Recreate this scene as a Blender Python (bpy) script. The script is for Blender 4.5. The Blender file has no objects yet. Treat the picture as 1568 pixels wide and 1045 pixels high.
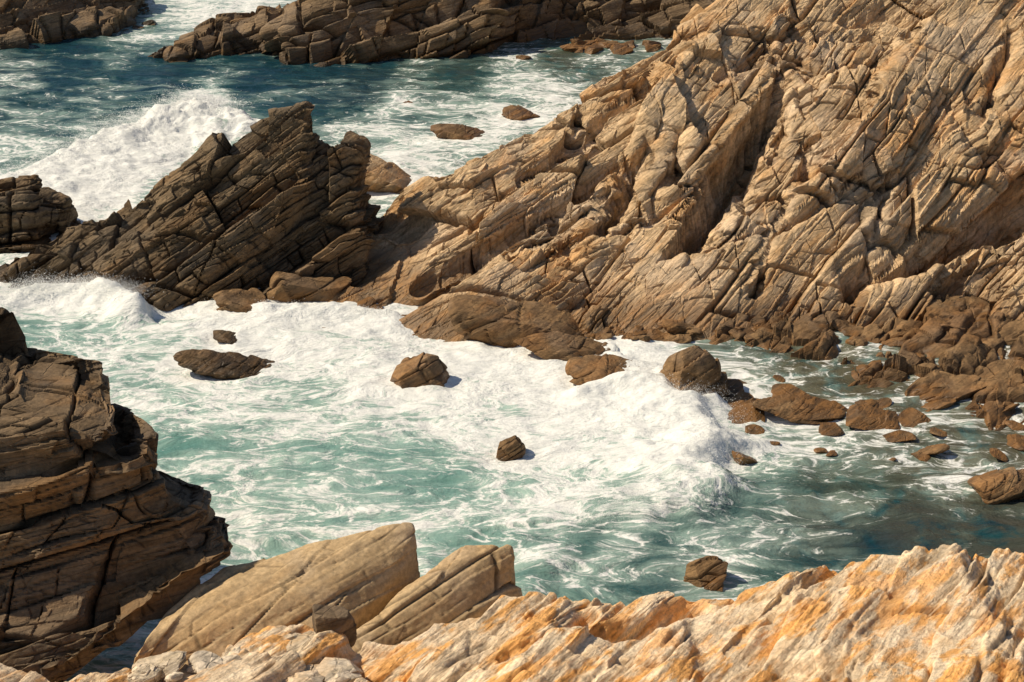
import bpy, math, numpy as np
from mathutils import Vector, Matrix
rng=np.random.default_rng(7)
# ---------------------------------------------------------------- image pixel back-projection
H=30.0; PIT=math.radians(22); F=2926.0
cp,sp=math.cos(PIT),math.sin(PIT)
def pt(u,v,z=None,y=None):
    """image pixel (u,v) -> metres, along the camera ray to a chosen height z or chosen world y"""
    a=(u-784)/F; b=(522.5-v)/F
    d=np.array([a,cp+b*sp,-sp+b*cp])
    t=(y/d[1]) if y is not None else (z-H)/d[2]
    return np.array([0,0,H])+d*t
# ---------------------------------------------------------------- noise
def _h(ix,iy,iz,s):
    n=ix*np.int64(374761393)+iy*np.int64(668265263)+iz*np.int64(1440662683)+np.int64(s*97531+13)
    n=n&0xffffffff; n=((n^(n>>13))*1274126177)&0xffffffff; n=n^(n>>16)
    n=(n*1103515245+12345)&0xffffffff; n=n^(n>>15)
    return (n&0xffffff).astype(np.float32)/np.float32(16777216)
def I(a): return np.floor(a).astype(np.int64)
def vnoise(P,s=0):
    i=np.floor(P); f=(P-i).astype(np.float32); i=i.astype(np.int64)
    w=f*f*(3-2*f); r=0
    for dx in(0,1):
        wx=w[...,0] if dx else 1-w[...,0]
        for dy in(0,1):
            wy=w[...,1] if dy else 1-w[...,1]
            for dz in(0,1):
                wz=w[...,2] if dz else 1-w[...,2]
                r=r+wx*wy*wz*_h(i[...,0]+dx,i[...,1]+dy,i[...,2]+dz,s)
    return r*2-1
def fbm(P,o=4,s=0,g=.5):
    r=0;a=1;t=0
    for k in range(o):
        r=r+a*vnoise(P*(2.03**k)+k*11.3,s+k);t+=a;a*=g
    return r/t
def frame(n):
    n=np.array(n,float);n/=np.linalg.norm(n)
    a=np.cross(n,(0,1,0));a/=np.linalg.norm(a);b=np.cross(n,a)
    return np.array([a,b,n])
def brick(P,R,T,s,gw,warp=.075):
    q=P@R.T
    Pw=P/(T[0]*5.0)
    wv=np.stack([fbm(Pw,2,s+50),fbm(Pw+31,2,s+60),fbm(Pw*.8+77,3,s+70)],-1)
    q=q+wv*T[0]*warp*7
    l=q[...,2]/T[0]; z0=np.zeros_like(l)
    l=l+.45*vnoise(np.stack([l*.7,z0,z0],-1),s+4)
    li=I(l);lf=l-li
    ha=_h(li,li*0,li*0,s); a=q[...,0]/T[1]*(.6+.8*ha)+ha*17
    a=a+.3*vnoise(np.stack([a*.8,z0+ha*40,z0],-1),s+5)
    a=a+(ha-.5)*lf*1.2
    ai=I(a);af=a-ai
    hb=_h(li,ai,li*0,s+1); b=q[...,1]/T[2]*(.6+.8*hb)+hb*23
    bi=I(b);bf=b-bi
    r=_h(li,ai,bi,s+2);r2=_h(li,ai,bi,s+3);r3=_h(li,ai,bi,s+6);rl=_h(li,li*0+7,li*0,s+9)
    disp=(rl-.5)*1.0+(r-.5)*.9+(r2-.5)*(af-.5)*1.2+(r3-.1)*(lf-.5)*1.3
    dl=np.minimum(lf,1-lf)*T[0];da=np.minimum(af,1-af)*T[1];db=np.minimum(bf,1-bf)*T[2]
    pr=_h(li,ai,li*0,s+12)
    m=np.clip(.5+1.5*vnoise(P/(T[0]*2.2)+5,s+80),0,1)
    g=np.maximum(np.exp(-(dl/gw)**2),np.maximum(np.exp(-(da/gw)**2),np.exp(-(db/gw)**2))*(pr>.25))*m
    return disp,g,r
def grid_normals(V):
    du=np.gradient(V,axis=0);dv=np.gradient(V,axis=1)
    n=np.cross(du,dv);n/=np.linalg.norm(n,axis=-1,keepdims=True)+1e-9
    if (n@np.array([0,-.4,1.])).mean()<0:n=-n
    return n
def blur(A,k):
    for _ in range(k):
        B=A.copy()
        B[1:-1]=(A[:-2]+2*A[1:-1]+A[2:])/4
        A=B.copy()
        A[:,1:-1]=(B[:,:-2]+2*B[:,1:-1]+B[:,2:])/4
    return A
def rockify(V,N,levels,R,fa=.12,fs=.8,R2=None,mix=None,lev2=None,off=0,aa=0,mod=None):
    D=fbm(V*fs,5,3)*fa-off; C=0;BK=0
    mk=1 if mod is None else np.clip(.75+1.4*vnoise(V*mod,777),.35,1.1)
    for i,(T,amp,gw,gd,s) in enumerate(levels):
        d,g,r=brick(V,R,T,s,gw); d=amp*d-gd*g
        if R2 is not None:
            T2,amp2,gw2,gd2,s2=lev2[i]
            d2,g2,r2=brick(V,R2,T2,s2,gw2,.05); d2=amp2*d2-gd2*g2
            d=d*(1-mix)+d2*mix;g=g*(1-mix)+g2*mix;r=np.where(mix>.5,r2,r)
        k=1 if i==0 else mk
        D=D+d*k; C=np.maximum(C,g*k); BK=BK*.45+r*.55
    if aa:D=blur(D,aa)
    return V+N*D[...,None],BK,C
def add_mesh(name,V,faces,mat,attrs={},smooth=False):
    me=bpy.data.meshes.new(name)
    V=np.ascontiguousarray(V.reshape(-1,3),dtype=np.float32)
    k=faces.shape[1]
    me.vertices.add(len(V));me.vertices.foreach_set('co',V.ravel())
    me.loops.add(faces.size);me.loops.foreach_set('vertex_index',faces.ravel().astype(np.int32))
    me.polygons.add(len(faces))
    me.polygons.foreach_set('loop_start',(np.arange(len(faces))*k).astype(np.int32))
    me.polygons.foreach_set('loop_total',np.full(len(faces),k,np.int32))
    me.update(calc_edges=True)
    me.polygons.foreach_set('use_smooth',np.full(len(faces),smooth))
    for a,val in attrs.items():
        at=me.attributes.new(a,'FLOAT','POINT');at.data.foreach_set('value',np.ascontiguousarray(val,dtype=np.float32).ravel())
    me.materials.append(mat)
    o=bpy.data.objects.new(name,me);bpy.context.collection.objects.link(o);return o
def gfaces(n,m):
    i=np.arange(n*m).reshape(n,m)
    return np.stack([i[:-1,:-1],i[1:,:-1],i[1:,1:],i[:-1,1:]],-1).reshape(-1,4)
def loft(net,res,sm=3):
    net=np.array(net,float)
    def rs(A,axis):
        A=np.moveaxis(A,axis,0);out=[]
        for i in range(len(A)-1):
            L=np.linalg.norm(A[i+1]-A[i],axis=-1).max();k=max(2,int(L/res))
            t=np.linspace(0,1,k,endpoint=False).reshape(-1,*([1]*(A.ndim-1)))
            out.append(A[i]*(1-t)+A[i+1]*t)
        out.append(A[-1:]);return np.moveaxis(np.concatenate(out),0,axis)
    return blur(rs(rs(net,0),1),sm)
# ---------------------------------------------------------------- materials
class NT:
    def __init__(s,name):
        s.m=bpy.data.materials.new(name);s.m.use_nodes=True;s.t=s.m.node_tree;s.n=s.t.nodes
        s.b=s.n['Principled BSDF']
    def new(s,typ,**k):
        x=s.n.new(typ)
        for a,b in k.items():setattr(x,a,b)
        return x
    def set(s,inp,v):
        if isinstance(v,bpy.types.NodeSocket):s.t.links.new(v,inp)
        else:inp.default_value=v
    def math(s,op,a,b=0,c=None,clamp=False):
        x=s.new('ShaderNodeMath',operation=op,use_clamp=clamp);s.set(x.inputs[0],a);s.set(x.inputs[1],b)
        if c is not None:s.set(x.inputs[2],c)
        return x.outputs[0]
    def mix(s,f,a,b,bt='MIX'):
        x=s.new('ShaderNodeMix',data_type='RGBA',blend_type=bt)
        s.set(x.inputs[0],f);s.set(x.inputs[6],a);s.set(x.inputs[7],b);return x.outputs[2]
    def noise(s,vec,scale,det=5,rough=.55,dist=0):
        x=s.new('ShaderNodeTexNoise');s.set(x.inputs['Vector'],vec);x.inputs['Scale'].default_value=scale
        x.inputs['Detail'].default_value=det;x.inputs['Roughness'].default_value=rough;x.inputs['Distortion'].default_value=dist
        return x
    def ramp(s,f,a,b,c=0,d=1):
        x=s.new('ShaderNodeMapRange',interpolation_type='SMOOTHSTEP');s.set(x.inputs[0],f)
        for i,q in enumerate((a,b,c,d)):s.set(x.inputs[i+1],q)
        return x.outputs[0]
    def attr(s,n):
        return s.new('ShaderNodeAttribute',attribute_name=n).outputs['Fac']
def rgb(r,g,b):return (r,g,b,1)
def rock_mat(name,c1,c2,c3,n=(-.5,.3,.8),orange=.5,wetz=1.2,wetc=(.075,.038,.016),bump=.10,grey_=.35,strat=1.8,crk=.3,wmax=.88,crk_dark=.55,fr=.38,crc=.16,o1=.49,o2=.62):
    m=NT(name);geo=m.new('ShaderNodeNewGeometry');P=geo.outputs['Position']
    R=frame(n);e=Matrix(R.T.tolist()).to_euler()
    mp=m.new('ShaderNodeMapping',vector_type='TEXTURE');m.set(mp.inputs['Vector'],P);mp.inputs['Rotation'].default_value=e
    mp.inputs['Scale'].default_value=(3.4,1.8,.45);S=mp.outputs[0]
    n1=m.noise(P,.35,3,.6).outputs[0];n2=m.noise(S,1.7,5,.66,.1).outputs[0];n3=m.noise(P,7,4,.7).outputs[0];n4=m.noise(S,fr,4,.62,.25).outputs[0]
    col=m.mix(m.ramp(n2,.38,.66),rgb(*c1),rgb(*c2))
    col=m.mix(m.math('MULTIPLY',m.ramp(n4,o1,o2),orange),col,rgb(*c3))
    gm=sum(c1)/3;grey=tuple(.55*x+.42*gm for x in c1)
    col=m.mix(m.math('MULTIPLY',m.ramp(n1,.47,.62),grey_),col,rgb(*grey))
    blk=m.math('MULTIPLY_ADD',m.attr('blk'),.5,.78)
    fn=m.ramp(n3,.3,.7,.76,1.2)
    v=m.new('ShaderNodeTexVoronoi',feature='DISTANCE_TO_EDGE')
    m.set(v.inputs['Vector'],S);v.inputs['Scale'].default_value=1.2;v.inputs['Randomness'].default_value=.7
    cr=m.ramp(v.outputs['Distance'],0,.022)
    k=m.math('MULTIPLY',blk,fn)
    k=m.math('MULTIPLY',k,m.math('MULTIPLY_ADD',m.attr('crk'),-crk_dark,1.0))  # base colour gets darker along the fracture grooves
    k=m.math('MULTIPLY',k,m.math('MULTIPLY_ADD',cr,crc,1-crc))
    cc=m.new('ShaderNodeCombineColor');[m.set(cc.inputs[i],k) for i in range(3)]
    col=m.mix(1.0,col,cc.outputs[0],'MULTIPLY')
    z=m.new('ShaderNodeSeparateXYZ');m.set(z.inputs[0],P)
    zz=m.math('ADD',z.outputs[2],m.math('MULTIPLY_ADD',n1,-2.4,1.2))
    wet=m.ramp(zz,wetz,wetz*.25)
    wc=m.mix(m.ramp(n2,.4,.6),rgb(*wetc),rgb(wetc[0]*2.6,wetc[1]*2.3,wetc[2]*1.7))
    col=m.mix(m.math('MULTIPLY',wet,wmax),col,wc)
    m.set(m.b.inputs['Base Color'],col)
    m.set(m.b.inputs['Roughness'],m.math('MULTIPLY_ADD',wet,-.42,.88))
    m.b.inputs['Specular IOR Level'].default_value=.35
    hgt=m.math('ADD',m.math('MULTIPLY',n2,strat),m.math('MULTIPLY',n3,.6))
    hgt=m.math('ADD',hgt,m.math('MULTIPLY',cr,crk))
    bp=m.new('ShaderNodeBump');bp.inputs['Distance'].default_value=bump;bp.inputs['Strength'].default_value=1
    m.set(bp.inputs['Height'],hgt);m.set(m.b.inputs['Normal'],bp.outputs[0])
    return m.m
M_head=rock_mat('headland_rock',(.69,.49,.285),(.48,.325,.175),(.60,.315,.11),n=(-.6,.1,.75),orange=.6,wetz=1.6,wetc=(.12,.067,.029),bump=.10,strat=2.2,wmax=.8,crk=.4)
M_out=rock_mat('outcrop_rock',(.22,.152,.083),(.115,.077,.040),(.25,.135,.052),n=(-.55,.2,.8),orange=.45,wetz=1.0,wetc=(.045,.028,.014))
M_left=rock_mat('dark_strata_rock',(.205,.138,.075),(.11,.071,.036),(.27,.14,.047),n=(-.2,.1,.95),orange=.5,wetz=.5,strat=1.1,bump=.07)
M_ledge=rock_mat('pale_ledge_rock',(.82,.65,.44),(.66,.47,.28),(.76,.37,.095),n=(-.72,.45,.6),orange=.9,wetz=.6,bump=.085,grey_=.2,crk_dark=.5,fr=.8,crc=.04,crk=.05,strat=2.2,o1=.47,o2=.58)
M_slab=rock_mat('slab_rock',(.50,.36,.20),(.41,.285,.15),(.45,.27,.115),n=(-.55,.5,.6),orange=.3,wetz=.5,bump=.03,strat=.7,crk=.1,crc=.05)
M_grey=rock_mat('grey_rubble_rock',(.62,.51,.37),(.46,.37,.25),(.60,.37,.16),n=(-.55,.5,.6),orange=.5,wetz=.5,bump=.04,crc=.05)
M_far=rock_mat('far_rock',(.28,.19,.105),(.14,.092,.05),(.30,.17,.07),n=(-.3,.2,.9),orange=.5,wetz=1.2,wetc=(.05,.033,.018))
M_boul=rock_mat('wet_boulder_rock',(.24,.145,.066),(.135,.078,.035),(.28,.13,.04),orange=.5,wetz=.45,bump=.06,wetc=(.085,.047,.02))
# ---------------------------------------------------------------- headland
wl=[(470,450),(560,465),(650,492),(720,505),(830,503),(960,503),(1080,512),(1250,510),(1400,512),(1568,520),(1750,540)]
W=np.array([pt(u,v,0) for u,v in wl])
y0=lambda x:np.interp(x,W[:,0],W[:,1])
s_of=lambda x:np.interp(x,[-8,-2.5,5,12,25],[.42,.5,.65,.68,.64])
def onslope(u,v):
    z=3.
    for _ in range(300):
        p=pt(u,v,z);z=.9*z+.1*max(-1,s_of(p[0])*(p[1]-y0(p[0])))
    return pt(u,v,z)
sil=[(530,330),(560,298),(640,248),(700,225),(780,190),(830,160),(870,135),(960,90),(1000,65),(1060,30),(1100,8),(1200,-40),(1400,-150),(1650,-220)]
S_=np.array([onslope(u,v) for u,v in sil])
def vaxis(lo,hi,r,elo,ehi):
    g=[];s=r;p=lo
    while p>elo:s*=1.12;p-=s;g.append(p)
    q=hi;h=[];s=r
    while q<ehi:s*=1.12;q+=s;h.append(q)
    return np.array(g[::-1]+list(np.arange(lo,hi,r))+h)
xs=vaxis(-10.6,26.5,.045,-11.5,70);ys=vaxis(71.5,97.5,.045,69,150)
X,Y=np.meshgrid(xs,ys,indexing='ij')
yr=np.interp(X,S_[:,0],S_[:,1])+np.clip(X-S_[-1,0],0,99)*.5;zr=s_of(X)*(yr-y0(X));zr=np.minimum(zr,22)
front=s_of(X)*(Y-y0(X));back=zr-.9*(Y-yr)
Z=-np.logaddexp(-front*3,-back*3)/3
Z=np.where(X<-7.2,np.minimum(Z,-1+(X+9.5)*1.9),Z)
Z=np.maximum(Z,-2.5)
def segd(X,Y,pl):
    best=np.full(X.shape,1e9);sgn=np.zeros(X.shape);par=np.zeros(X.shape)
    for i in range(len(pl)-1):
        a=pl[i];b=pl[i+1];dx,dy=b[0]-a[0],b[1]-a[1];L=dx*dx+dy*dy
        t=np.clip(((X-a[0])*dx+(Y-a[1])*dy)/L,0,1)
        ex=X-a[0]-t*dx;ey=Y-a[1]-t*dy;d=np.hypot(ex,ey);k=d<best
        best=np.where(k,d,best);sgn=np.where(k,np.sign(dx*ey-dy*ex),sgn);par=np.where(k,i+t,par)
    return best,sgn,par
P3=np.stack([X,Y,Z],-1)
wx=X+.3*fbm(P3*.9,4,21);wy=Y+.3*fbm(P3*.9+9,4,22)
# (line, width, depth, sharp western wall)
grooves=[([(1160,150),(1125,200),(1090,260),(1045,345)],1.2,3.4,1),([(985,225),(955,270),(915,325)],.8,2.0,1),([(1035,215),(1018,260),(995,305)],.6,1.4,1),
 ([(1568,300),(1480,335),(1400,385),(1310,425)],.6,2.6,0),([(845,325),(862,350),(866,385)],.5,1.0,1),([(1540,60),(1520,110),(1500,170)],.4,1.5,1),
 ([(1195,190),(1180,240)],.4,.8,1),([(885,165),(870,215)],.4,.8,1),([(560,290),(620,312)],.5,1.0,0),([(720,395),(850,375),(960,352),(1040,335)],.3,.8,0),
 ([(1300,30),(1360,20),(1440,45)],.4,.9,0),([(1220,110),(1250,160),(1280,130),(1340,120)],.22,.6,0),([(1080,390),(1200,350),(1320,300)],.25,.8,0),([(640,420),(760,365),(860,300),(960,250)],.25,.8,0),
 ([(1450,180),(1500,260),(1568,275)],.3,.9,0),([(900,330),(980,330),(1060,300)],.25,.6,0),([(1200,20),(1240,70),(1330,60)],.35,.7,0),([(1100,120),(1150,90),(1190,60)],.3,.6,0),([(1090,60),(1000,130),(900,200),(800,260)],.2,.7,0),
 ([(1230,250),(1210,310),(1170,380),(1150,450)],.35,.9,1),([(1350,300),(1330,370),(1290,440)],.35,.9,1),([(1480,380),(1440,430),(1410,490)],.35,.8,1),([(1390,60),(1360,130),(1330,180)],.3,.6,1)]
for pl,w,d,asy in grooves:
    Q=[onslope(u,v) for u,v in pl];dd,sg,pr=segd(wx,wy,Q)
    ww=np.where((sg<0)&(asy==1),.13,w)
    Z=Z-d*np.exp(-(dd/ww)**2)
def bump_at(u,v,r,a):
    c=onslope(u,v);return a*np.exp(-(((X-c[0])**2+(Y-c[1])**2)/r**2))
Z=Z+bump_at(1320,220,4.5,1.4)+bump_at(1000,170,3.5,.5)+bump_at(1500,430,3.5,-.6)-bump_at(620,330,2.5,.5)+bump_at(1100,430,3,.4)
Z=Z+.5*fbm(P3*.16,3,40)*np.clip(Z/2,0,1)
V=np.stack([X,Y,Z],-1);N=grid_normals(blur(V,14))
mix=np.clip(.5+(X-5.0-.35*(Y-82)+1.5*fbm(P3*.3,2,44))/.8,0,1)
V2,BK,C=rockify(V,N,[((2.3,6,5),.85,.08,.6,1),((.75,2.6,2.2),.35,.042,.36,2),((.25,1.2,1.0),.11,.028,.12,3)],frame((-.5,.3,.8)),.07,.6,frame((-.62,.02,.74)),mix,
  [((2.4,4.4,4.2),.78,.08,.65,501),((.8,2.4,2.0),.29,.042,.36,502),((.28,1.1,.9),.10,.028,.12,503)],mod=.32)
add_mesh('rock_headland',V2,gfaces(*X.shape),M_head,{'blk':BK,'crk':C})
# ---------------------------------------------------------------- tilted outcrop
def outcrop(name,cols,mat,R,levels,res=.05,bulge=.5,backd=4,fa=.06):
    """cols: (ridge u,v,y),(front u,v)"""
    net=[]
    for (ru,rv,ry),(fu,fv) in cols:
        r=pt(ru,rv,y=ry);f=pt(fu,fv,z=0);f2=f+np.array([0,-.8,-1.8])
        m1=f*.72+r*.28+np.array([0,-bulge*.6,0]);m2=f*.3+r*.7+np.array([0,-bulge,.0])
        rb=r+np.array([.2,.55,-.1]);bk=np.array([r[0]+.3,r[1]+backd,-1.8])
        net.append([f2,f,m1,m2,r,rb,(rb+bk)/2+np.array([0,.4,.3]),bk])
    a=np.array(net);c0=a[0].copy();c0[:]=a[0].mean(0);c0[:,2]=-1.8;c0[:,0]-=.2
    c1=a[-1].copy();c1[:]=c1*.35+a[-1].mean(0)*.65;c1[:,2]=-1.8;c1[:,0]+=.3
    a=np.concatenate([c0[None],a,c1[None]])
    V=loft(a,res,3);N=grid_normals(blur(V,6))
    V2,BK,C=rockify(V,N,levels,R,fa,.7)
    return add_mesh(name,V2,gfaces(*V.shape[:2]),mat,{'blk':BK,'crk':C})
LV=[((1.6,3.4,3),.62,.07,.45,11),((.6,1.6,1.4),.26,.04,.28,12),((.22,.8,.6),.09,.025,.09,13)]
outcrop('tilted_rock_outcrop',[((12,402,81.5),(14,428)),((100,352,83.2),(70,440)),((240,300,83.4),(195,470)),((278,262,83.6),(240,474)),((345,222,84),(330,468)),
 ((400,188,84.3),(400,452)),((468,162,84.6),(440,445)),((478,216,84.3),(478,440)),((540,228,84),(525,440)),((545,300,83.5),(556,440))],M_out,frame((-.55,.2,.8)),LV)
outcrop('sea_stack_rock',[((-90,290,88),(-90,385)),((-20,280,88),(-20,384)),((48,272,88),(40,380)),((58,303,87.6),(60,372)),((95,310,87.4),(90,355))],M_out,frame((-.1,.2,.95)),LV,backd=3)
# ---------------------------------------------------------------- far rocks
LF=[((2.2,3.6,3.4),1.1,.12,.6,31),((.9,1.6,1.5),.42,.08,.32,32)]
outcrop('far_rock_cliff',[((408,50,126),(405,76)),((448,25,127),(440,97)),((485,-15,128),(500,98)),((560,-45,129),(560,90)),((640,-60,130),(640,86)),((750,-70,130),(750,84)),((790,-80,136),(786,64)),((870,-80,138),(870,58)),((960,-80,139),(960,56)),((1080,-90,139),(1080,60)),((1300,-100,139),(1300,64))],M_far,frame((-.3,.2,.9)),LF,res=.11,backd=8,bulge=.8)
outcrop('far_rock',[((244,66,128),(246,78)),((290,36,129),(272,92)),((350,12,130),(330,82)),((410,5,131),(400,78)),((442,22,132),(440,62))],M_far,frame((-.3,.2,.9)),LF,res=.11,backd=6)
outcrop('far_rock',[((-120,-60,134),(-120,78)),((0,-50,134),(0,73)),((100,-40,137),(70,64)),((190,-15,139),(150,54)),((215,5,141),(200,48)),((236,26,143),(232,36))],M_far,frame((-.3,.2,.9)),LF,res=.11,backd=8)
# ---------------------------------------------------------------- layered outcrop, near left
Rw=[((60,1080),45.6),((150,1030),46),((240,960),46.8),((300,905),47.6),((362,868),48.4),((370,832),48.8),((338,802),48.9),((330,768),49),((264,756),49),((246,718),49),((252,692),49),((200,688),49),((203,656),49),((183,630),49.2),((118,614),49.6),((46,604),50),((30,582),50.6),((-10,566),51)]
net=[]
for i,((u,v),yy) in enumerate(Rw):
    r=pt(u,v,y=yy);k=i/(len(Rw)-1);z=r[2]
    fo=(1-k)*.9
    net.append([np.array([-30,60,z]),np.array([min(r[0]-1,-12),r[1]+4.5,z-.3]),r+np.array([-.3,1.6,.0]),r,r+np.array([-.8,-.6-fo*.25,-.1]),r+np.array([-3.2,-1.0-fo*.6,-.25]),np.array([r[0]-6.5,r[1]-1.2-fo,z-.4]),np.array([-26,r[1]-1.4-fo,z])])
net.append([p*.4+np.array([-21,53.5,9.6])*.6 for p in net[-1]]);net.append([np.array([-22,54,9.7])+np.array([.02*j,.01*j,0]) for j in range(8)])
V=loft(net,.046,3);N=grid_normals(blur(V,6))
cen=np.array([-20,54,3.])
if ((V-cen)*N).sum(-1).mean()<0:N=-N
V2,BK,C=rockify(V,N,[((1.6,3.4,3.2),.46,.055,.42,41),((.6,1.9,1.6),.15,.035,.18,42),((.2,.9,.8),.04,.02,.05,43)],frame((-.2,.1,.95)),.06,.5,off=.30)
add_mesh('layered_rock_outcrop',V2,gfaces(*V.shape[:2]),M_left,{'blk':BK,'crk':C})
# ---------------------------------------------------------------- near ledge
L=[(-120,1026,3.2),(60,1026,3.2),(150,1032,3.1),(230,1022,3.1),(330,1002,3.2),(420,962,3.5),(490,944,3.6),(530,962,3.5),(548,990,3.2),(600,980,3.4),(700,953,3.7),(800,913,4.0),(850,902,4.1),(880,910,4.1),(940,915,4.1),(1000,898,4.3),(1035,892,4.3),(1055,910,4.2),(1150,893,4.5),(1200,867,4.8),(1280,848,5),(1380,844,5.2),(1440,828,5.4),(1490,858,5.2),(1568,846,5.4),(1750,836,5.6)]
LP=np.array([pt(*l) for l in L])
xs=np.arange(-15,17,.034);ys=vaxis(37.2,50.5,.034,30,50.6);X,Y=np.meshgrid(xs,ys,indexing='ij')
yr=np.interp(X,LP[:,0],LP[:,1]);zr=np.interp(X,LP[:,0],LP[:,2])
Z=np.where(Y<yr,zr+.16*(yr-Y),zr-1.7*(Y-yr))
Z=blur(Z,3)
P3=np.stack([X,Y,Z],-1)
Z=Z+.5*fbm(P3*.22,3,90)*np.clip((yr-Y)/3,0,1)
for pl,w,d in [([(545,985),(640,1010),(700,1045)],.35,.8),([(400,1045),(470,990),(530,960)],.4,.9),([(930,950),(1010,930),(1050,905)],.3,.8),([(740,1000),(860,960),(900,910)],.2,.5),([(1120,1000),(1240,900),(1300,860)],.15,.4)]:
    Q=[pt(u,v,4.6) for u,v in pl];dd,_,_=segd(X+.3*fbm(P3,3,5),Y+.3*fbm(P3+5,3,6),Q);Z-=d*np.exp(-(dd/w)**2)
V=np.stack([X,Y,Z],-1);N=grid_normals(blur(V,24))
V2,BK,C=rockify(V,N,[((1.0,5,4),.40,.05,.28,51),((.30,2.6,2.0),.15,.025,.13,52),((.10,1.4,1.1),.045,.015,.04,53)],frame((-.72,.45,.6)),.10,.5,aa=1,mod=.5)
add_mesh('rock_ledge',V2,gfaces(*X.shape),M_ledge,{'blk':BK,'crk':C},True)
# ---------------------------------------------------------------- big smooth slabs
def slab(name,back,front,crest,seed):
    B=np.array([pt(*p) for p in back]);Fr=np.array([pt(*p) for p in front])
    up=np.array([0,0,1.])
    rows=[]
    for b,f,c in zip(B,Fr,crest):
        fb=f+np.array([.25,-.1,0]);fb[2]=-1.5;bb=b+np.array([0,1.2,0]);bb[2]=-1.5
        rows.append([bb,b+np.array([0,.35,-.6]),b,b*.65+f*.35+up*c,b*.3+f*.7+up*c*.9,f,f*.6+fb*.4+np.array([.05,.15,0]),fb])
    a=np.array(rows)
    e=a[-1].copy();e=e*.6+a[-1].mean(0)*.4;e[:,0]+=.12;e[:,2]-=.8
    e2=e.copy();e2[:,2]=-1.5
    s0=a[0].copy();s0[:,2]=-1;s0[:,0]-=.6
    a=np.concatenate([s0[None],a,e[None],e2[None]])
    V=loft(a,.045,12);N=grid_normals(blur(V,6))
    V2,BK,C=rockify(V,N,[((1.4,6,5),.13,.05,.12,seed),((.5,3.0,2),.035,.03,.035,seed+1)],frame((-.55,.5,.6)),.18,.6)
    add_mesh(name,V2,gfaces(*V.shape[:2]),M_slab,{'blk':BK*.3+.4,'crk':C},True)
slab('slab_boulder',[(205,1005,2.2),(255,935,2.7),(340,872,3.3),(480,829,3.8),(560,809,4.1),(632,799,4.3)],[(225,1045,1.2),(290,1025,1.6),(390,1000,2.),(530,952,2.5),(602,892,3.),(642,840,3.6)],[.1,.35,.45,.5,.35,.12],61)
slab('slab_boulder',[(535,975,2.3),(590,930,2.8),(650,872,3.3),(705,829,3.8),(745,826,3.9),(786,834,3.8)],[(560,1010,2.),(620,995,2.),(680,970,2.2),(730,937,2.5),(765,917,2.6),(788,882,3.0)],[.1,.35,.45,.45,.3,.1],71)
# ---------------------------------------------------------------- boulders
def ico(sub):
    import bmesh
    bm=bmesh.new();bmesh.ops.create_icosphere(bm,subdivisions=sub,radius=1)
    bm.verts.ensure_lookup_table()
    V=np.array([v.co[:] for v in bm.verts]);Fc=np.array([[v.index for v in f.verts] for f in bm.faces]);bm.free();return V,Fc
ICO={s:ico(s) for s in(4,5,6)}
def boulder_geo(c,size,seed,sub=6,rotz=0,tilt=0,np_=10,sharp=60,dome=0):
    r=np.random.default_rng(seed);D,Fc=ICO[sub]
    n=r.normal(size=(np_,3));n/=np.linalg.norm(n,axis=1,keepdims=True);d=r.uniform(.6,.95,np_)
    if not dome:n=np.concatenate([n,[[.15,-.1,1]]]);d=np.append(d,.62)
    q=np.maximum(D@n.T,1e-3)/d
    rad=np.exp(-np.log((q**sharp).sum(1))/sharp)
    V=D*np.minimum(rad,1.15)[:,None]
    V=V*np.array(size)
    ct,st=math.cos(tilt),math.sin(tilt);V=V@np.array([[ct,0,-st],[0,1,0],[st,0,ct]]).T
    cz,sz=math.cos(rotz),math.sin(rotz);V=V@np.array([[cz,-sz,0],[sz,cz,0],[0,0,1]]).T
    V=V+np.array(c);Nn=D
    am=min(size)
    dd,g,rr=brick(V,frame((-.45,.2,.85)),(am*.6,am*1.6,am*1.3),seed,am*.05)
    V=V+Nn*(dd*am*.13-g*am*.10+fbm(V*1.2/am,5,seed)*am*.10)[:,None]
    return V,Fc,rr,g
BL=[]
def boulder(u,v,wpx,hpx,seed,depth=None,rot=0,tilt=0,mat=None,name='boulder',z=0,dome=0):
    p=pt(u,v,z);dep=p[1]*cp+(H-z)*sp;m=dep/F;w=wpx*m/2;h=hpx*m
    sz=(w*1.08,depth or w*.75,max(.12,h*.62))
    c=(p[0],p[1]+(depth or w*.75)*.3,z+sz[2]*.06)
    V,Fc,rr,g=boulder_geo(c,sz,seed,6,rot,tilt,dome=dome)
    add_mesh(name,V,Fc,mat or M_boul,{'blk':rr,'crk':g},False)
    if z==0:BL.append((c[0],c[1],max(w,.4)))
for b in [(645,592,100,58,1,None,.3,-.15,1),(1062,602,135,125,8,None,.2,.1,1),(945,588,130,50,3,None,.1,-.25,0),(778,698,46,46,5,None,.3,.3,1),
 (385,480,105,42,6,None,.1,-.25,0),(478,458,115,66,7,None,-.1,-.1,0),(885,545,185,42,9,1.2,.1,-.22,0),(1047,514,54,36,10,None,0,0,1),
 (1220,632,140,22,11,1.0,.1,-.1,0),(1335,648,95,24,12,None,0,-.1,0),(1455,605,130,38,13,1.2,.2,.15,0),(1540,757,120,42,15,None,.2,-.1,1),
 (1085,895,76,50,17,None,0,.2,1),(624,160,18,9,18,None,0,0,0),(148,312,50,9,19,None,0,-.2,0),(233,266,14,6,20,None,0,0,0),(712,212,90,24,21,None,0,-.3,0),(800,180,60,20,22,None,0,-.2,0),
 (495,503,20,8,23,None,0,0,0),(1545,590,110,46,32,None,0,0,0),(800,90,26,7,33,None,0,0,0)]:
    u,v,w,h,s,d,ro,ti,dm=b;boulder(u,v,w,h,s+100,d,ro,ti,dome=dm)
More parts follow.
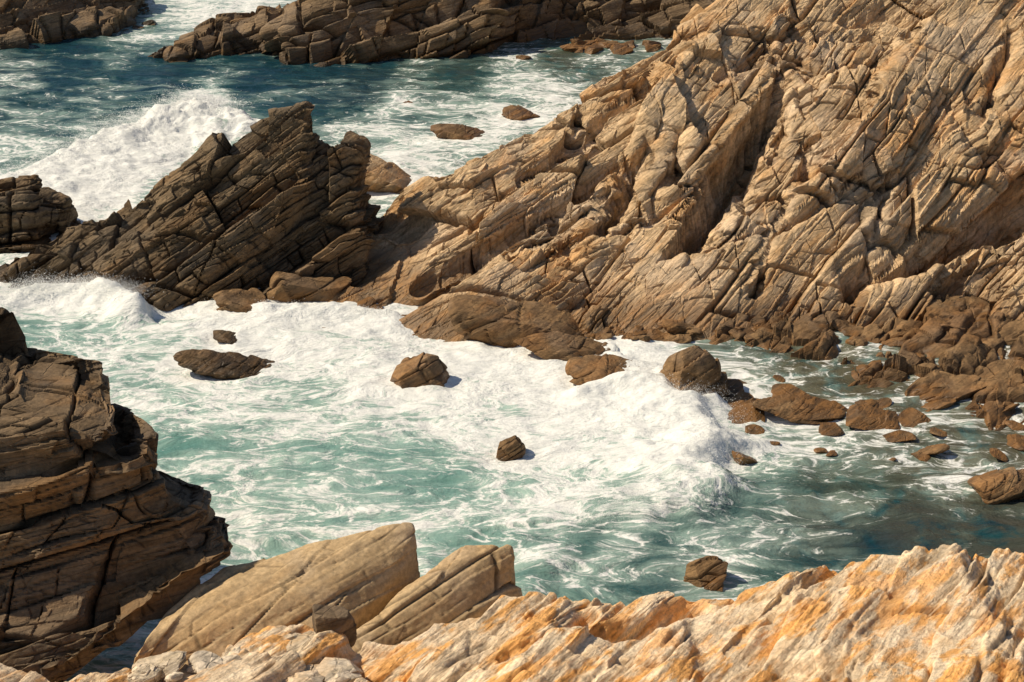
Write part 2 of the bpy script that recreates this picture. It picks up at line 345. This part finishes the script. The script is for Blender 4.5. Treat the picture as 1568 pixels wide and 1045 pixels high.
boulder(365,566,165,30,104,.9,.15,-.22,mat=M_out);boulder(358,524,64,16,125,.5,.1,-.3,mat=M_out)
boulder(815,512,225,74,203,1.6,.12,-.26,mat=M_boul,name='tilted_slab_boulder')
boulder(585,285,120,56,204,None,0,-.4,mat=M_head)
boulder(510,372,110,110,209,1.5,.1,-.5,mat=M_out)
boulder(504,972,64,80,310,.5,.2,.3,mat=M_left,z=3.4,dome=1)
# low connected shelf of flat slabs awash at the foot of the headland
xs=np.arange(6.5,32,.055);ys=np.arange(59,77.5,.055);X,Y=np.meshgrid(xs,ys,indexing='ij')
P3=np.stack([X,Y,X*0],-1)
dsh=(y0(X)-Y)
reach=np.interp(X,[7,11,15,20,30],[2,4,7,11,14])
Z=.58-.85*np.clip(dsh/reach,0,3)-.5*np.clip(8.5-X,0,3)+.74*fbm(P3*.34,4,61)
Z=np.where(Z>.4,.4+(Z-.4)*.4,Z);Z=np.maximum(Z,-1.5)
V=np.stack([X,Y,Z],-1);N=np.zeros_like(V);N[...,2]=1
V2,BK,C=rockify(V,N,[((1.1,2.6,2.2),.55,.08,.3,81),((.4,1.2,1.0),.2,.05,.14,82)],frame((-.5,.25,.75)),.08,.7)
add_mesh('rock_shelf',V2,gfaces(*X.shape),M_boul,{'blk':BK,'crk':C})
class Pile:
    def __init__(s):s.V=[];s.F=[];s.a=[];s.b=[];s.o=0
    def add(s,p,w,seed,sub=4,hr=(.3,.6)):
        r=np.random.default_rng(seed)
        V,Fc,rr,g=boulder_geo((p[0],p[1],p[2]),(w,w*r.uniform(.6,1),w*r.uniform(*hr)),seed,sub,r.uniform(0,3),r.uniform(-.4,.4))
        s.V.append(V);s.F.append(Fc+s.o);s.a.append(rr);s.b.append(g);s.o+=len(V)
    def build(s,name,mat):add_mesh(name,np.concatenate(s.V),np.concatenate(s.F),mat,{'blk':np.concatenate(s.a),'crk':np.concatenate(s.b)})
pl_=Pile()
for i in range(170):
    u=rng.uniform(960,1640);v=rng.uniform(500,528)+max(0,(u-1250))*.14*rng.uniform(0,1)
    w=rng.uniform(.15,.55)*(1 if rng.random()<.8 else 1.8);p=pt(u,v,0);p[2]=rng.uniform(-.1,.3);pl_.add(p,w,1000+i)
for i in range(46):
    u=rng.uniform(1110,1620);v=rng.uniform(545,705);w=rng.uniform(.2,1.0);p=pt(u,v,0);p[2]=rng.uniform(-.14,-.02)*w-.02;pl_.add(p,w,2000+i,5,(.16,.28))
for i in range(36):
    u=rng.uniform(560,960);v=np.interp(u,[560,650,960],[468,495,512])+rng.uniform(-4,6);p=pt(u,v,0);pl_.add(p,rng.uniform(.2,.5),2500+i)
for i in range(26):
    u=rng.uniform(870,1000);v=rng.uniform(64,80);p=pt(u,v,0);pl_.add(p,rng.uniform(.3,1.0),3000+i)
pl_.build('shore_rocks',M_boul)
rb=Pile()
for i in range(38):
    u=rng.uniform(190,545);v=rng.uniform(0,1)*(1050-np.interp(u,[190,330,430,545],[1020,1000,955,980]))+np.interp(u,[190,330,430,545],[1025,1005,965,990])
    z=np.interp(v,[960,1050],[3.4,3.65]);p=pt(u,v,z);rb.add(p,rng.uniform(.2,.7),4000+i,6,(.35,.6))
rb.build('rock_rubble',M_grey)
# ---------------------------------------------------------------- sea
def axis(lo,hi,r,far):
    g=[];s=r;p=lo
    while p>-far:s*=1.25;p-=s;g.append(p)
    q=hi;h=[];s=r
    while q<far:s*=1.25;q+=s;h.append(q)
    return np.array(g[::-1]+list(np.arange(lo,hi,r))+h)
xs=axis(-34,28,.11,2500);ys=axis(44,128,.11,2500)
ys=ys[ys>=44];ys=np.concatenate([np.array([-300,-100,0,20,35]),ys])
X,Y=np.meshgrid(xs,ys,indexing='ij')
FP=[(100,100,.16,.05,0),(400,110,.1,.02,0),(60,40,.25,.05,0),(340,0,.8,.5,0),(230,20,.6,.4,0),(20,140,.45,.15,0),(560,130,.05,.05,.1),(700,105,.15,.18,.3),(850,100,.25,.3,.7),(650,95,.3,.25,.3),(500,100,.06,.02,0),(250,110,.14,.03,0),
(240,230,1.,.6,0),(100,330,1,.7,0),(300,180,1,.6,0),(20,230,.6,.4,0),(120,185,.4,.2,0),(420,160,.2,.12,0),(390,215,.5,.4,0),(600,205,.75,.4,0),(550,235,.75,.4,0),(700,170,.65,.4,.1),(830,125,.9,.4,.2),(900,120,.5,.4,.5),(620,170,.6,.3,0),(780,145,.75,.4,0),
(100,460,1.,.8,0),(30,520,.55,.65,0),(60,560,.42,.65,0),(180,520,.68,.75,0),(260,540,.8,.8,0),(350,490,1.,.8,0),(500,490,1.,.9,0),(620,500,1,.9,0),(560,560,.95,.85,0),(750,560,1.,.9,0),(850,620,.98,.9,0),(700,650,.82,.9,0),(950,650,1.,.9,0),(1040,700,1.0,.9,0),(1000,530,.8,.6,.2),
(330,610,.62,.8,0),(450,620,.66,.85,0),(250,650,.58,.8,0),(550,650,.68,.88,0),(330,690,.6,.8,0),(450,720,.62,.88,0),(600,720,.58,.82,0),(420,790,.7,.88,0),(550,780,.68,.88,0),(700,780,.68,.85,0),(680,740,.55,.75,0),(780,740,.72,.85,0),(850,760,.82,.85,0),(400,840,.62,.8,0),
(820,850,.68,.55,0),(740,830,.66,.7,0),(920,840,.42,.36,0),(1000,860,.32,.25,0),(960,800,.5,.45,0),(1100,800,.27,.2,0),(1250,800,.2,.14,.4),(1400,800,.14,.08,.5),(1550,790,.14,.12,.6),(1150,750,.4,.38,.1),(1300,740,.42,.35,.5),(1150,690,.6,.6,.2),(1250,670,.58,.5,.4),(1400,700,.46,.3,.7),(1500,700,.42,.25,.8),
(1150,590,.5,.4,.7),(1300,590,.42,.3,.9),(1450,560,.35,.2,1),(1250,550,.38,.3,.9),(1550,650,.48,.3,.9),(1400,640,.48,.3,.8),(1560,560,.3,.2,1),(1120,640,.75,.7,.1),(1120,860,.5,.4,.1),(1350,860,.15,.1,.2),(1100,530,.5,.3,.5)]
FW=np.array([list(pt(u,v,0)[:2])+[a,b,c] for u,v,a,b,c in FP])
num=0;den=1e-9;br=0;tn=0
for x,y,a,b,c in FW:
    sc=y/70
    w=1/(((X-x)/sc)**2+((Y-y)*.5/sc**2)**2+.35)**2
    num=num+w*a;tn=tn+w*b;br=br+w*c;den=den+w
D=(num/den).astype(np.float32);TN=tn/den;BR=br/den
for x,y,r in BL:
    D=D+.3*np.exp(-(((X-x)/(r*1.5))**2+((Y-y)/(r*1.6))**2))*(D>.3)
P3=np.stack([X,Y,X*0],-1)
D=D+.28*fbm(P3*np.array([.22,.3,1]),3,240)*(D<.9)
fade=np.clip(1-(np.abs(X)-40)/60,0,1)*np.clip(1-(Y-130)/120,0,1)*np.clip((Y-40)/4,0,1)
wp=P3
def ridg(P,o,s):return 1-np.abs(fbm(P,o,s))*2
Z=.28*fbm(wp*np.array([.10,.2,1]),3,200)+.15*ridg(wp*np.array([.25,.5,1]),3,210)+.07*ridg(wp*np.array([.9,1.6,1]),2,220)+.02*fbm(wp*2.6,2,230)-.1
Z=Z*fade
def wave(pl,wl_,wr_,D,Z,foam=.7,lump=.10,wp_=.7):
    Q=[pt(u,v,h*.8) for u,v,h in pl];hs=np.array([p[2] for p in pl])
    wxx=X+wp_*fbm(P3*.5,5,300);wyy=Y+wp_*fbm(P3*.5+7,5,301)
    d,s,pr=segd(wxx,wyy,Q);h=np.interp(pr,np.arange(len(hs)),hs);w=np.where(s>0,wl_,wr_)
    e=np.exp(-(d/w)**2)
    lumps=fbm(P3*np.array([.9,1.4,1]),5,310,.6)*1.3
    Z=Z+h*e*(1+lump*2*lumps)*.9;D=D+foam*e
    return D,Z,Q
Qs=[]
D,Z,q=wave([(-60,310,.5),(80,245,.9),(200,190,1.5),(290,155,2.3),(340,165,2.1)],1.2,4.5,D,Z,.6,.14,.9);Qs.append((q,1.5))
D,Z,q=wave([(985,560,.4),(1055,600,.8),(1100,655,1.0),(1075,730,.9),(980,768,.5),(870,790,.25)],1.0,2.8,D,Z,.3,.16,1.4);Qs.append((q,1.2))
D,Z,q=wave([(0,450,.5),(60,440,.8),(150,432,1.1),(205,455,1.0)],.6,1.2,D,Z,.7,.18);Qs.append((q,.9))
D,Z,q=wave([(330,462,.3),(450,470,.5),(600,480,.5)],.5,1.2,D,Z,.4,.15);Qs.append((q,.3))
D,Z,q=wave([(890,600,.4),(1000,590,.4)],.5,.6,D,Z,.4);Qs.append((q,.3))
D,Z,q=wave([(800,800,.2),(840,850,.5),(815,895,.4)],.9,1.4,D,Z,.1,.1)
Z=Z+.07*np.clip(D-.5,0,1)*(fbm(P3*1.3,5,320,.6)*2.4)*fade
farm=np.clip((np.hypot(X,Y-80)-70)/60,0,1);D=D*(1-farm)+.2*farm;TN=TN*(1-farm)+.1*farm
m=NT('sea_water');geo=m.new('ShaderNodeNewGeometry');P=geo.outputs['Position']
def vadd(a,b,sc):
    s1=m.new('ShaderNodeVectorMath',operation='SUBTRACT');m.set(s1.inputs[0],b);s1.inputs[1].default_value=(.5,.5,.5)
    s=m.new('ShaderNodeVectorMath',operation='SCALE');m.set(s.inputs[0],s1.outputs[0]);s.inputs['Scale'].default_value=sc
    x=m.new('ShaderNodeVectorMath',operation='ADD');m.set(x.inputs[0],a);m.set(x.inputs[1],s.outputs[0]);return x.outputs[0]
mp=m.new('ShaderNodeMapping');m.set(mp.inputs['Vector'],P);mp.inputs['Scale'].default_value=(.55,1.15,.5);mp.inputs['Rotation'].default_value=(0,0,.12);Q=mp.outputs[0]
w1=vadd(Q,m.noise(Q,.35,2,.5).outputs[1],3.2);w2=vadd(w1,m.noise(w1,1.5,3,.6).outputs[1],1.0)
def vor(vec,sc):
    v=m.new('ShaderNodeTexVoronoi',feature='DISTANCE_TO_EDGE');v.voronoi_dimensions='2D';m.set(v.inputs['Vector'],vec);v.inputs['Scale'].default_value=sc;return v.outputs['Distance']
web1=m.ramp(vor(w2,1.1),0,.22,1,0);web2=m.ramp(vor(w2,3.1),0,.25,1,0)
nA=m.ramp(m.noise(w1,.55,6,.63,.3).outputs[0],.3,.7);nB=m.ramp(m.noise(w2,3.4,6,.78).outputs[0],.28,.72)
f=m.math('ADD',m.math('MULTIPLY',web1,.24),m.math('MULTIPLY',web2,.18))
f=m.math('ADD',f,m.math('MULTIPLY',nA,.38));f=m.math('ADD',f,m.math('MULTIPLY',nB,.42))
Da=m.attr('foam');th=m.math('MULTIPLY_ADD',Da,-.80,1.07)
fo=m.ramp(f,m.math('SUBTRACT',th,.11),m.math('ADD',th,.25))
milk=m.ramp(m.math('ADD',m.math('MULTIPLY',nA,.5),m.math('MULTIPLY',Da,.95)),.35,1.1)
tone=m.math('ADD',m.attr('tone'),m.math('MULTIPLY_ADD',nA,.24,-.12),clamp=True)
cr=m.new('ShaderNodeValToRGB');m.set(cr.inputs[0],tone);e=cr.color_ramp.elements
e[0].position=0;e[0].color=rgb(.008,.036,.052);e[1].position=1;e[1].color=rgb(.20,.36,.315)
for p_,c_ in((.3,(.016,.075,.074)),(.6,(.07,.195,.17)),):
    x=e.new(p_);x.color=rgb(*c_)
col=m.mix(m.math('MULTIPLY',milk,.72),cr.outputs[0],rgb(.44,.56,.49))
brn=m.math('MULTIPLY',m.attr('shallow'),m.ramp(m.noise(P,.9,3,.6,.5).outputs[0],.28,.55),clamp=True)
col=m.mix(m.math('MULTIPLY',brn,.85),col,rgb(.10,.073,.033))
col=m.mix(fo,col,m.mix(nB,rgb(.66,.68,.65),rgb(.86,.86,.83)))
m.set(m.b.inputs['Base Color'],col)
m.set(m.b.inputs['Roughness'],m.math('MULTIPLY_ADD',fo,.6,.2));m.b.inputs['IOR'].default_value=1.33
m.b.inputs['Specular IOR Level'].default_value=.35
bh=m.math('ADD',m.noise(w1,2.2,3,.6).outputs[0],m.math('MULTIPLY',m.noise(P,7,2,.6).outputs[0],.2))
bp=m.new('ShaderNodeBump');bp.inputs['Distance'].default_value=.15;m.set(bp.inputs['Height'],bh);m.set(m.b.inputs['Normal'],bp.outputs[0])
add_mesh('sea',np.stack([X,Y,Z],-1),gfaces(*X.shape),m.m,{'foam':D,'tone':TN,'shallow':BR},True)
sm=NT('spray_foam');sm.b.inputs['Base Color'].default_value=rgb(.88,.88,.86);sm.b.inputs['Roughness'].default_value=.8
T=np.array([[1,0,-.7],[-1,0,-.7],[0,1,.7],[0,-1,.7]])*.7;TF=np.array([[0,2,1],[0,1,3],[0,3,2],[1,2,3]])
VV=[];FF=[];o=0
for q,sp_ in Qs:
    q=np.array(q);n=int(26000*sp_)+800
    k=rng.integers(0,len(q)-1,n);t=rng.random(n)[:,None];c=q[k]*(1-t)+q[k+1]*t
    cl=fbm(c*1.5,3,900)
    c=c+rng.normal(size=(n,3))*np.array([.5,.5,.0])*sp_;c[:,2]+=np.abs(rng.normal(size=n))*.26*sp_*np.clip(.6+1.6*cl,.05,1.6)
    s=rng.uniform(.005,.016,n)*(c[:,1]/80)
    A=rng.normal(size=(n,3,3));V=np.einsum('ij,njk->nik',T,A)*s[:,None,None]*.8+c[:,None,:]
    VV.append(V.reshape(-1,3));FF.append((TF[None]+np.arange(n)[:,None,None]*4).reshape(-1,3)+o);o+=n*4
add_mesh('sea_spray',np.concatenate(VV),np.concatenate(FF),sm.m)
# ---------------------------------------------------------------- light
sd=np.array([-.66,.05,.68]);sd/=np.linalg.norm(sd)
sun=bpy.data.lights.new('sun','SUN');sun.energy=4.7;sun.angle=math.radians(.5);sun.color=(1,.865,.66)
so=bpy.data.objects.new('sun',sun);bpy.context.collection.objects.link(so);so.rotation_euler=Vector(sd).to_track_quat('Z','Y').to_euler()
w=bpy.data.worlds.new('World');bpy.context.scene.world=w;w.use_nodes=True
sk=w.node_tree.nodes.new('ShaderNodeTexSky');sk.sky_type='NISHITA';sk.sun_disc=False
sk.sun_elevation=math.asin(sd[2]);sk.sun_rotation=math.atan2(sd[0],sd[1])
bg=w.node_tree.nodes['Background'];bg.inputs[1].default_value=.08;w.node_tree.links.new(sk.outputs[0],bg.inputs[0])
cam=bpy.data.cameras.new('camera');cam.lens=18/math.tan(math.radians(15));cam.sensor_width=36;cam.clip_end=6000
co=bpy.data.objects.new('camera',cam);bpy.context.collection.objects.link(co);co.location=(0,0,H);co.rotation_euler=(math.pi/2-PIT,0,0)
sc=bpy.context.scene;sc.camera=co;sc.view_settings.view_transform='Standard';sc.view_settings.look='None';sc.view_settings.exposure=0
